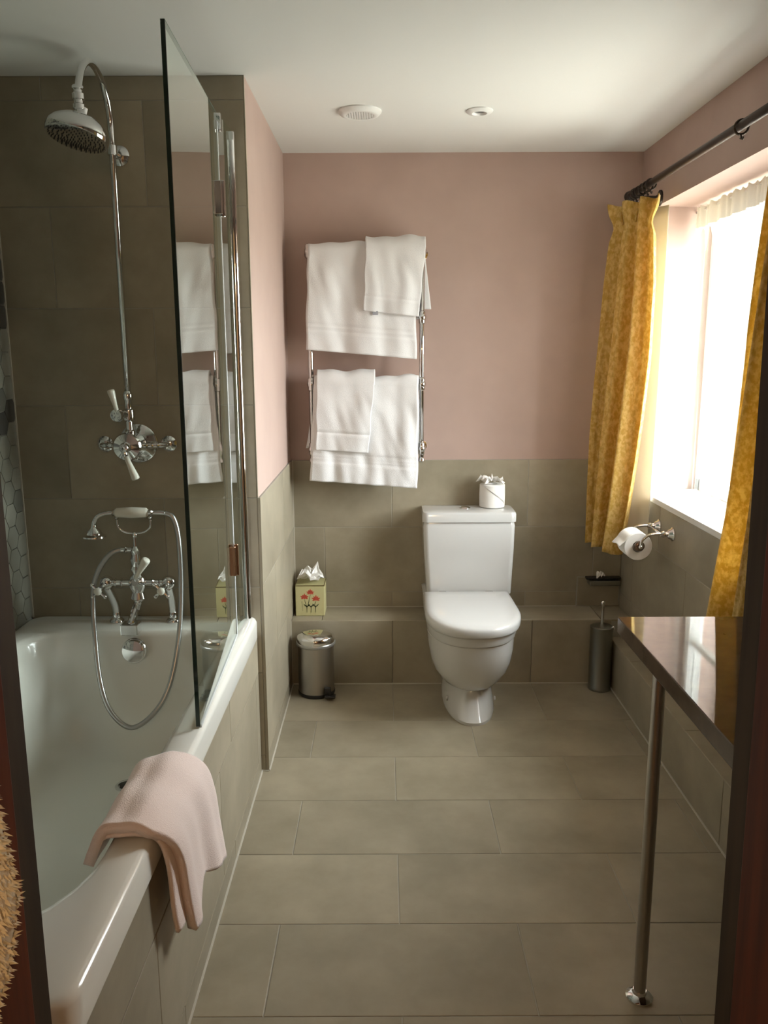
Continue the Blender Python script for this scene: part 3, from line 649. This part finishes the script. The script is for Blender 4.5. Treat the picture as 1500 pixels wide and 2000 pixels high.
# ------------------------------------------------------------------ crumpled tissue helper
def crumple(bm, c, r, h, seed, n=26, rings=7, spike=.5, flat=1.0):
    rng = random.Random(seed); c = Vector(c); prof = [rng.uniform(.55, 1.1) for _ in range(n)]; hs = [rng.uniform(.2, 1) for _ in range(n)]
    V = [[bm.verts.new(c + Vector((0, 0, h*.5)))]]
    for k in range(1, rings+1):
        t = k/rings; row = []
        for i in range(n):
            a = 2*PI*i/n; rr = r*t*lerp(1, prof[i], t)*(1 + .12*rng.uniform(-1, 1))
            z = h*(.45*(1-t) + spike*t*hs[i] + .18*rng.uniform(-1, 1)*t + (.2 if i % 2 else -.1)*math.sin(t*PI))
            row.append(bm.verts.new(c + Vector((rr*math.cos(a), rr*math.sin(a)*flat, max(z, .0)))))
        V.append(row)
    for i in range(n): bm.faces.new((V[0][0], V[1][i], V[1][(i+1)%n]))
    for k in range(1, rings):
        for i in range(n): bm.faces.new((V[k][i], V[k+1][i], V[k+1][(i+1)%n], V[k][(i+1)%n]))

# ------------------------------------------------------------------ spare roll on cistern
rc = thing('toilet_roll', 'spare toilet roll with tucked tissue top standing on the cistern', 'toilet roll', (.470, 3.508, .7625))
bm = newbm(); lathe(bm, [(.050, 0), (.0545, .002), (.0555, .05), (.0545, .097), (.051, .1), (.022, .1), (.020, .094)], (.470, 3.508, .7635), (0,0,1), 40); obj('paper_roll', bm, tis_m, rc, autos=50)
bm = newbm()
pts = []
grid(bm, 16, 6, lambda u, v: Vector((.470 + (.0562+.0006*math.sin(9*u))*math.cos(lerp(-2.75, -.55, u)), 3.508 + .0562*math.sin(lerp(-2.75, -.55, u)), .7635 + lerp(lerp(.099, .020, max(0,(u-.15))/.85), .099, v))))
obj('folded_sheet', bm, tis_m, rc, smooth=True, solid=.0012)
bm = newbm(); crumple(bm, (.465, 3.495, .862), .060, .046, 5, n=22, spike=.8); obj('tucked_tissue', bm, tis_m, rc, solid=.0006)

# ------------------------------------------------------------------ tissue box with flowers on ledge
tb = thing('tissue_box', 'pale yellow tissue box with red flowers on left end of ledge', 'tissue box', (-.324, 3.50, .29))
bx = (-.388, -.262, 3.442, 3.562, .2905, .428)
bm = newbm(); box(bm, *bx); obj('carton', bm, box_m, tb, bevel=.0015)
bm = newbm(); z = bx[5]
for a in ((bx[0], bx[1], bx[2]-.0008, bx[2]+.002, z-.003, z+.0008), (bx[1]-.002, bx[1]+.0008, bx[2], bx[3], z-.003, z+.0008)): box(bm, *a)
obj('carton_rim', bm, oline_m, tb)
bm = newbm(); crumple(bm, (-.322, 3.497, .427), .072, .072, 9, n=16, rings=5, spike=1.0); obj('tissue', bm, tis_m, tb, solid=.0007)
fy_ = bx[2]-.0006
def poly(bm, pts, y=fy_):
    a = [bm.verts.new((x, y, z)) for x, z in pts]; bm.faces.new(a)
fm = newbm(); gm = newbm(); cx0 = -.327
def petal(bm, cx, cz, a, L, wd):
    d = (math.cos(a), math.sin(a)); n = (-d[1], d[0])
    poly(bm, [(cx, cz), (cx+d[0]*L*.5+n[0]*wd, cz+d[1]*L*.5+n[1]*wd), (cx+d[0]*L, cz+d[1]*L), (cx+d[0]*L*.5-n[0]*wd, cz+d[1]*L*.5-n[1]*wd)])
for fx, fz, s in ((cx0+.004, .395, 1.0), (cx0-.022, .374, 1.05), (cx0+.028, .366, 1.1)):
    for k in range(7): petal(fm, fx, fz, -.35 + k*(PI+.7)/6, .019*s*(1 if k % 2 else .85), .0042)
    petal(fm, fx, fz, -PI/2, .008, .004)
def stroke(bm, a, b, w_): 
    dx, dz = b[0]-a[0], b[1]-a[1]; L = math.hypot(dx, dz); nx, nz = -dz/L*w_, dx/L*w_
    poly(bm, [(a[0]-nx, a[1]-nz), (b[0]-nx*.5, b[1]-nz*.5), (b[0]+nx*.5, b[1]+nz*.5), (a[0]+nx, a[1]+nz)])
for fx, fz, bxx in ((cx0+.004, .386, cx0-.008), (cx0-.022, .365, cx0-.014), (cx0+.028, .357, cx0+.020)):
    stroke(gm, (bxx, .335), (fx, fz), .0013)
for bxx in (cx0-.012, cx0+.006, cx0+.026):
    stroke(gm, (bxx, .337), (bxx, .306), .0016)
    for d in (-1, 1): petal(gm, bxx, .330, PI/2+d*.75, .022, .0028)
    petal(gm, bxx, .325, PI/2, .014, .003)
for x in (cx0-.034,): stroke(gm, (x, .357), (x+.004, .312), .0006)
obj('flower_print', fm, red_m, tb); obj('stem_print', gm, green_m, tb)

# ------------------------------------------------------------------ pedal bin
bn = thing('pedal_bin', 'small stainless steel pedal bin on floor beside the partition wall', 'bin', (-.290, 3.290, 0)); BX, BY = -.290, 3.290
bm = newbm(); lathe(bm, [(.076, .0), (.078, .004), (.078, .014), (.075, .016)], (BX, BY, 0), (0,0,1), 40); obj('base_ring', bm, black_m, bn, autos=40)
bm = newbm(); lathe(bm, [(.0755, .014), (.0755, .220)], (BX, BY, 0), (0,0,1), 48); obj('body', bm, steel_m, bn, autos=40)
bm = newbm(); lathe(bm, [(.0805, .218), (.0825, .221), (.0825, .229), (.0805, .232)], (BX, BY, 0), (0,0,1), 48); obj('rim_band', bm, mat('pale_band', (.42, .42, .40), .3, .8), bn, autos=40)
bm = newbm(); lathe(bm, [(.0785, .228), (.0795, .232), (.0795, .248), (.077, .256), (.068, .264), (.050, .270), (.025, .273), (0, .274)], (BX, BY, 0), (0,0,1), 48); obj('lid', bm, chr_m, bn, autos=40)
bm = newbm(); grid(bm, 10, 1, lambda u, v: Vector((BX+.045+.03*u-.0, BY-.066-.012*math.sin(u*PI), .012+.02*v))) ; obj('pedal_arm', bm, black_m, bn, solid=.006)
bm = newbm(); box(bm, BX+.040, BX+.085, BY-.095, BY-.060, .010, .019); box(bm, BX+.038, BX+.064, BY-.074, BY-.055, .018, .048); obj('pedal', bm, black_m, bn, bevel=.003)
# ------------------------------------------------------------------ toilet brush
tbr = thing('toilet_brush', 'steel toilet brush in cylindrical holder on floor by the right corner', 'toilet brush', (.922, 3.318, 0)); BX, BY = .922, 3.318
bm = newbm(); lathe(bm, [(.046, 0), (.048, .003), (.048, .012), (.0465, .015), (.0465, .270), (.0475, .273), (.0475, .280), (.044, .282), (.043, .270)], (BX, BY, 0), (0,0,1), 40); obj('holder', bm, dsteel_m, tbr, autos=40)
bm = newbm(); lathe(bm, [(.043, .274), (.043, .283), (.020, .290), (.008, .294), (0, .295)], (BX, BY, 0), (0,0,1), 32); obj('cover_disc', bm, dsteel_m, tbr, autos=40)
bm = newbm(); lathe(bm, [(.0062, .29), (.0062, .372), (.0085, .376), (.009, .385), (.005, .392), (0, .393)], (BX, BY, 0), (0,0,1), 16); obj('handle', bm, chr_m, tbr, smooth=True)
bm = newbm(); tube(bm, [(BX+.03, BY-.02, .278), (BX+.043, BY-.028, .286), (BX+.046, BY-.03, .275)], .003, 8); obj('wire_hook', bm, chr_m, tbr, smooth=True)
# ------------------------------------------------------------------ wall tissue dispenser above access panel
td = thing('tissue_dispenser', 'slim grey wall tissue dispenser with tissue in the right back corner', 'tissue dispenser', (.985, 3.55, .41))
bm = newbm(); box(bm, .915, 1.052, 3.515, 3.570, .400, .421); obj('tray', bm, dsteel_m, td, bevel=.003)
bm = newbm(); box(bm, .905, 1.060, 3.540, 3.571, .421, .432); obj('back_plate', bm, black_m, td, bevel=.003)
bm = newbm(); crumple(bm, (.966, 3.535, .424), .022, .040, 17, n=12, rings=4, spike=.9, flat=.6); obj('tissue', bm, tis_m, td, solid=.0007)

# ------------------------------------------------------------------ toilet roll holder on window wall
th_ = thing('toilet_roll_holder', 'chrome double-arm toilet roll holder on tiles below the window', 'toilet roll holder', (XR, 3.02, .76))
for y in (3.10, 2.947):
    bm = newbm(); lathe(bm, [(.026, 0), (.026, .005), (.020, .010), (.016, .018), (.010, .022), (.009, .030), (.013, .034), (.012, .040), (.007, .046)], (XR, y, .761), (-1,0,0), 24)
    tube(bm, [(XR-.035, y, .761), (XR-.06, y, .762), (XR-.09, y, .757), (XR-.112, y, .738), (XR-.117, y, .715)], .0055, 10, 5); ball(bm, (XR-.117, y, .713), .008)
    obj('arm', bm, chr_m, th_, autos=40)
bm = newbm(); tube(bm, [(XR-.117, 3.10, .713), (XR-.117, 2.947, .713)], .010, 14)
lathe(bm, [(.017, 0), (.019, .003), (.019, .010), (.010, .016)], (XR-.117, 2.969, .713), (0,-1,0), 20); obj('spindle', bm, mat('bronze_chrome', (.35,.28,.25), .15, 1), th_, autos=40)
bm = newbm(); tube(bm, [(XR-.042, 3.10, .761), (XR-.042, 2.947, .761)], .004, 10); obj('tie_bar', bm, chr_m, th_, smooth=True)
tr = thing('toilet_roll', 'part-used toilet roll with loose end hanging on the wall holder', 'toilet roll', (XR-.117, 3.02, .713))
bm = newbm(); X_ = XR-.117
for (a, b, h) in ((.052, .022, 1),):
    lathe(bm, [(b, 0), (a-.001, 0), (a, .002), (a, .100), (a-.001, .102), (b, .102), (b, 0)], (X_, 3.076, .708), (0,-1,0), 40)
bmesh.ops.delete(bm, geom=[f for f in bm.faces if len(f.verts) > 4], context='FACES'); bmesh.ops.remove_doubles(bm, verts=bm.verts, dist=1e-5)
obj('paper_roll', bm, tis_m, tr, autos=40)
bm = newbm()
def flap(u, v):
    a = lerp(1.2, 2.75, min(v/.6, 1)); p = Vector((X_ + .0535*math.cos(a), lerp(2.976, 3.074, u), .708 + .0535*math.sin(a)))
    if v > .6: k = (v-.6)/.4; p += Vector((-.022*k, 0, -.020*k + .004*math.sin(u*5)*k))
    return p
grid(bm, 8, 16, flap); obj('loose_sheet', bm, tis_m, tr, smooth=True, solid=.001)

# ------------------------------------------------------------------ ceiling fittings
fn = thing('ceiling_extractor', 'round white extractor vent with grille on ceiling near back wall', 'ceiling vent', (-.077, 2.99, CZ))
bm = newbm(); lathe(bm, [(.074, 0), (.074, -.004), (.066, -.013), (.052, -.017), (.047, -.015), (.046, -.008)], (-.077, 2.99, CZ), (0,0,1), 48); obj('bezel', bm, frame_m, fn, autos=40)
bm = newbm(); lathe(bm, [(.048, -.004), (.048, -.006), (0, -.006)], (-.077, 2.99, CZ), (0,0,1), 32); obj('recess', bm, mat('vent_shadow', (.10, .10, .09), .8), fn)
bm = newbm()
for k in range(-5, 6):
    L = math.sqrt(max(0, .046**2 - (k*.0085)**2))
    box(bm, -.077+k*.0085-.0022, -.077+k*.0085+.0022, 2.99-L, 2.99+L, CZ-.015, CZ-.009); box(bm, -.077-L, -.077+L, 2.99+k*.0085-.0018, 2.99+k*.0085+.0018, CZ-.0145, CZ-.0095)
obj('grille', bm, frame_m, fn)
sp = thing('ceiling_spotlight', 'small white recessed ceiling spotlight, unlit, right of the extractor vent', 'spotlight', (.330, 2.99, CZ))
bm = newbm(); lathe(bm, [(.046, 0), (.046, -.003), (.040, -.008), (.026, -.010), (.022, -.006), (.021, -.001)], (.330, 2.99, CZ), (0,0,1), 40); obj('bezel', bm, frame_m, sp, autos=40)
bm = newbm(); lathe(bm, [(.022, -.0015), (.0215, -.0025), (0, -.0035)], (.330, 2.99, CZ), (0,0,1), 28); obj('lamp_face', bm, mat('dark_lamp', (.06, .055, .055), .25), sp)

# ------------------------------------------------------------------ curtain rod, rings
rx, rz = .972, 2.022
rod = thing('curtain_rod', 'dark bronze curtain pole above the window', 'curtain rod', (rx, 2.7, rz))
bm = newbm(); tube(bm, [(rx, 3.375, rz), (rx, 1.80, rz)], .0125, 20); obj('pole', bm, iron_m, rod, smooth=True)
bm = newbm(); lathe(bm, [(.0125, 0), (.018, .004), (.019, .012), (.014, .020), (.020, .030), (.021, .04), (.012, .05), (0, .053)], (rx, 3.365, rz), (0,1,0), 20); obj('finial', bm, iron_m, rod, autos=40)
for y in (3.335, 1.86):
    bm = newbm(); lathe(bm, [(.030, 0), (.030, .006), (.014, .012), (.009, .02), (.009, .08)], (XR+.008, y, rz-.018), (-1,0,0), 20); lathe(bm, [(.019, -.008), (.019, .008)], (rx, y, rz), (0,1,0), 20); obj('bracket', bm, iron_m, rod, autos=40)
def ring(y, tilt, label, group=None):
    t = thing('curtain_ring', label, 'curtain ring', (rx, y, rz), group)
    bm = newbm(); c = Vector((rx, y, rz-.0045)); d = Vector((.12, math.cos(tilt), math.sin(tilt))); X, Y, Z = frame_from(d)
    pts = [c + X*(.0185*math.cos(2*PI*k/24)) + Y*(.0185*math.sin(2*PI*k/24)) for k in range(25)]
    tube(bm, pts, .0034, 8); obj('hoop', bm, iron_m, t, smooth=True)
    bm = newbm(); b = c + Vector((0, 0, -.020)); tube(bm, [b, b+Vector((0,-.003,-.008)), b+Vector((.002,-.009,-.013)), b+Vector((.002,-.012,-.007))], .0022, 8, 3)
    tube(bm, [b, b+Vector((.004,.006,-.008)), b+Vector((.003,.012,-.006))], .0022, 8, 3); obj('eyelet', bm, iron_m, t, smooth=True)
ring(2.374, .25, 'single dark curtain ring hanging empty midway along the pole')
ORD = ['first', 'second', 'third', 'fourth', 'fifth', 'sixth']
for k, (y, t) in enumerate(((3.345, .5), (3.31, .2), (3.27, -.2), (3.225, .3), (3.18, -.1), (3.14, .1))):
    ring(y, t, 'dark curtain ring above the far yellow curtain, %s from the back wall' % ORD[k], 'rings above the far curtain')
for k, y in enumerate((2.13, 2.06, 1.99, 1.93)):
    ring(y, .1, 'dark curtain ring above the near yellow curtain, %s from the window middle' % ORD[k], 'rings above the near curtain')

# ------------------------------------------------------------------ curtains
def curtain(name, label, A, B, ztop, zbot, nf, amp, seed, lin=None):
    """A(z), B(z): the two side edges in plan; nf folds of depth amp between them"""
    rng = random.Random(seed); ph = [rng.uniform(0, 6.28) for _ in range(4)]
    root = thing(name, label, 'curtain', (.96, (A(ztop)[1]+B(ztop)[1])/2, ztop))
    def f(u, v):
        z0 = lerp(ztop, zbot(u), v)
        a = Vector(A(z0)); b = Vector(B(z0)); d = b - a; n = Vector((-abs(d.y), -abs(d.x)*.9)).normalized()
        hd = max(0, min(1, (ztop - z0)/.085))       # 0 at header top, 1 at pleat knot
        kn = math.exp(-((ztop-.085-z0)/.035)**2)
        ww = u + .018*math.sin(2*PI*nf*u*.5+ph[3]+v*2)
        am = amp*(.75 + .45*v)*(1-.35*kn)
        s = math.sin(2*PI*nf*ww + ph[0] + .9*v*math.sin(u*4+ph[1])); s = math.copysign(abs(s)**.75, s)
        s2 = math.sin(2*PI*nf*2.3*ww + ph[2] + 1.4*v)
        off = am*s + am*.22*s2
        sq = 1 - .16*kn
        uu = .5 + (u-.5)*sq
        p = a + d*uu + n*off
        zz = z0 + (.006*s*(1-hd) if v < .12 else 0)
        return Vector((p.x, p.y, zz))
    bm = newbm(); grid(bm, 150, 90, f); obj('drape', bm, cur_m, root, smooth=True, solid=.003)
    # stitched pinch pleats on the header
    for k in range(int(nf)):
        bm = newbm(); u = (k+.5)/nf; p = f(min(u, .97), .02); q = f(min(u, .97), .055)
        for s in (-.004, 0, .004): tube(bm, [p+Vector((-.008, s, .002)), (p+q)*.5+Vector((-.011, s*.8, 0)), q+Vector((-.007, s*.3, 0))], .0036, 8, 3)
        bmesh.ops.remove_doubles(bm, verts=bm.verts, dist=.0004); obj('pinch_pleat', bm, cur_m, root, smooth=True)
    if lin:
        bm = newbm(); LP = crv([(x, y, 0) for x, y in lin[0]], 14)
        def g(u, v):
            z = lerp(ztop-.03, lin[2], v); p = LP[int(u*(len(LP)-1)+1e-6)]
            return Vector((p.x - .008*math.sin(u*17+v*2), p.y + .006*math.sin(u*23), z))
        grid(bm, len(LP)-1, 30, g); obj('lining', bm, lining_m, root, smooth=True, solid=.001)
    return root
def farA(z): return (tab(1.98-z, ((0, .900), (.085, .912), (.12, .914), (.3, .898), (.5, .888), (.7, .876), (.9, .868), (1.1, .868), (1.37, .872))), 3.40)
def farB(z): return (tab(1.98-z, ((0, 1.015), (.1, 1.002), (.3, 1.012), (.55, 1.010), (.8, .998), (1.0, .985), (1.2, .968), (1.37, .950))), tab(1.98-z, ((0, 3.15), (.6, 3.16), (1.37, 3.24))))
curtain('curtain', 'yellow damask curtain hanging full length in the far window corner', farA, farB, 1.985, lambda u: lerp(.626, .606, u) + .004*math.sin(u*20), 2.9, .023, 4,
        lin=(((1.060, 3.41), (1.0, 3.42), (.945, 3.405), (.955, 3.36), (1.0, 3.28), (1.052, 3.195)), None, .66))  # hidden return to the wall added to block window light behind the drape
def nearA(z): return (.955, tab(1.98-z, ((0, 2.09), (.34, 2.155), (.8, 2.23), (1.0, 2.27), (1.37, 2.375))))
def nearB(z): return (1.0, tab(1.98-z, ((0, 1.88), (1.37, 1.93))))
curtain('curtain', 'yellow damask curtain at the near side of window, cut by door frame', nearA, nearB, 1.985, lambda u: .61 + .004*math.sin(u*20), 3.6, .028, 9)

# ------------------------------------------------------------------ net curtain in the window recess
nt = thing('net_curtain', 'sheer white net curtain with gathered heading inside the window recess', 'net curtain', (1.235, 2.74, 1.95))
bm = newbm(); tube(bm, [(1.235, WY1, 1.957), (1.235, WY0, 1.957)], .004, 8); obj('net_wire', bm, frame_m, nt, smooth=True)
def netf(u, v):
    y = lerp(WY1-.03 + .02*v, WY0+.02, u); z = lerp(1.970, .872, v)
    a = .008*(.4+v) ; return Vector((1.232 - a*math.sin(u*150+2*math.sin(u*23)) - .006*math.sin(u*61+v*3), y, z + (.004*math.sin(u*190) if v < .02 else 0)))
bm = newbm(); grid(bm, 420, 24, lambda u, v: netf(u, lerp(.08, 1, v))); obj('net_voile', bm, net_m, nt, smooth=True)
bm = newbm(); grid(bm, 420, 6, lambda u, v: netf(u, lerp(0, .07, v)) + Vector((-.004, 0, 0))); obj('net_heading', bm, nethead_m, nt, smooth=True)
bm = newbm(); grid(bm, 420, 6, lambda u, v: netf(u, lerp(.07, .07 + .045 + .025*math.sin(u*83) + .015*math.sin(u*211), v)) + Vector((-.003, 0, 0))); obj('net_gather', bm, netmid_m, nt, smooth=True)

# ------------------------------------------------------------------ vanity counter
vc = thing('vanity_counter', 'polished brown stone counter on a chrome leg under the window', 'counter', (.81, 1.35, .765))
bm = newbm(); box(bm, .553, XR-.001, YF+.001, 1.858, .766, .805); obj('worktop', bm, top_m, vc, bevel=.002)
LX, LY = .572, 1.597
bm = newbm(); lathe(bm, [(.0135, .004), (.0135, .766)], (LX-.004, LY, 0), (0,0,1), 24); leg = obj('leg', bm, steel_m, vc, autos=40)
bm = newbm(); lathe(bm, [(.030, 0), (.030, .005), (.024, .010), (.016, .013), (.0145, .02)], (LX-.004, LY, 0), (0,0,1), 28); obj('foot_flange', bm, chr_m, leg, autos=40)
# ------------------------------------------------------------------ pink towel over the bath rim
pt = thing('bath_mat', 'folded pale pink towelling bath mat draped over the bath rim', 'bath mat', (-.45, 1.46, .57))
def mat_surf(off, xo, zlo, y0s, y1s, lump):
    """path over the rim: inside bath (v=0) -> over -> down outside (v=1)"""
    path = crv([(-.524, 0, .535), (-.516, 0, .556), (-.498, 0, .575+off), (-.470, 0, .580+off), (-.436, 0, .580+off), (-.412+off*.8, 0, .562), (-.402+off+xo*.3, 0, .50), (-.400+off+xo*.7, 0, .40), (-.398+off+xo, 0, zlo)], 10)
    n = len(path)-1
    def f(u, v):
        q = v*n; i = min(int(q), n-1); p = path[i].lerp(path[i+1], q-i)
        y = lerp(tab(v, y0s), tab(v, y1s), u)
        a = max(0, (v-.5)/.5)
        z = p.z - a*a*lump(u); x = p.x + a*.008*math.sin(u*9+.8) + .003*math.sin(u*21)*a
        return Vector((x, y, z + .002*math.sin(u*12+v*9)))
    return f
y0 = ((0, 1.30), (.35, 1.315), (.55, 1.315), (.75, 1.37), (1, 1.43)); y1 = ((0, 1.50), (.35, 1.56), (.5, 1.585), (.75, 1.66), (1, 1.765))
bm = newbm(); grid(bm, 40, 70, mat_surf(.018, -.008, .305, y0, y1, lambda u: tab(u, ((0, .0), (.22, .005), (.34, -.035), (1, .062))))); obj('top_fold', bm, ptowel_m, pt, smooth=True, solid=.019)
y0b = ((0, 1.305), (.5, 1.318), (.75, 1.345), (1, 1.37)); y1b = ((0, 1.55), (.5, 1.60), (1, 1.70))
bm = newbm(); grid(bm, 30, 60, mat_surf(.004, -.006, .345, y0b, y1b, lambda u: .0)); obj('under_fold', bm, ptowel_m, pt, smooth=True, solid=.007)

# ------------------------------------------------------------------ fleecy robe at left of the door
fr = thing('robe', 'warm-lit cream fleecy robe edge at left of the door frame', 'robe', (-.40, .60, 1.3))
bm = newbm()
def robe(u, v):
    z = lerp(1.22, .74, v); a = 2*PI*u
    e = tab(1.22-z, ((0, -.335), (.12, -.322), (.17, -.315), (.25, -.308), (.31, -.320), (.36, -.338), (.48, -.36)))
    return Vector((e - .045 + .045*math.cos(a)*(1+.05*math.sin(5*a+v*9)), .60 + .040*math.sin(a), z))
grid(bm, 40, 30, robe); bmesh.ops.remove_doubles(bm, verts=bm.verts, dist=1e-5); obj('robe_cloth', bm, fur_m, fr, smooth=True)
bm = newbm(); rng = random.Random(3)
for k in range(5000):
    u, v = rng.random(), rng.random(); p = robe(u, v); n = Vector((math.cos(2*PI*u), math.sin(2*PI*u)*1.2, -.5)).normalized()
    d = (n + Vector((rng.uniform(-.5,.5), rng.uniform(-.5,.5), rng.uniform(-.6,.3)))).normalized(); L = rng.uniform(.003, .009)
    s = Vector((rng.uniform(-1,1), rng.uniform(-1,1), rng.uniform(-1,1))).normalized()*.002
    t = d.cross(s).normalized()*.002
    a, b, c, e = bm.verts.new(p+s), bm.verts.new(p-s*.5+t), bm.verts.new(p-s*.5-t), bm.verts.new(p+d*L)
    bm.faces.new((a,b,e)); bm.faces.new((b,c,e)); bm.faces.new((c,a,e))
ff = obj('fleece', bm, fur_m, fr); ff['kind'] = 'stuff'
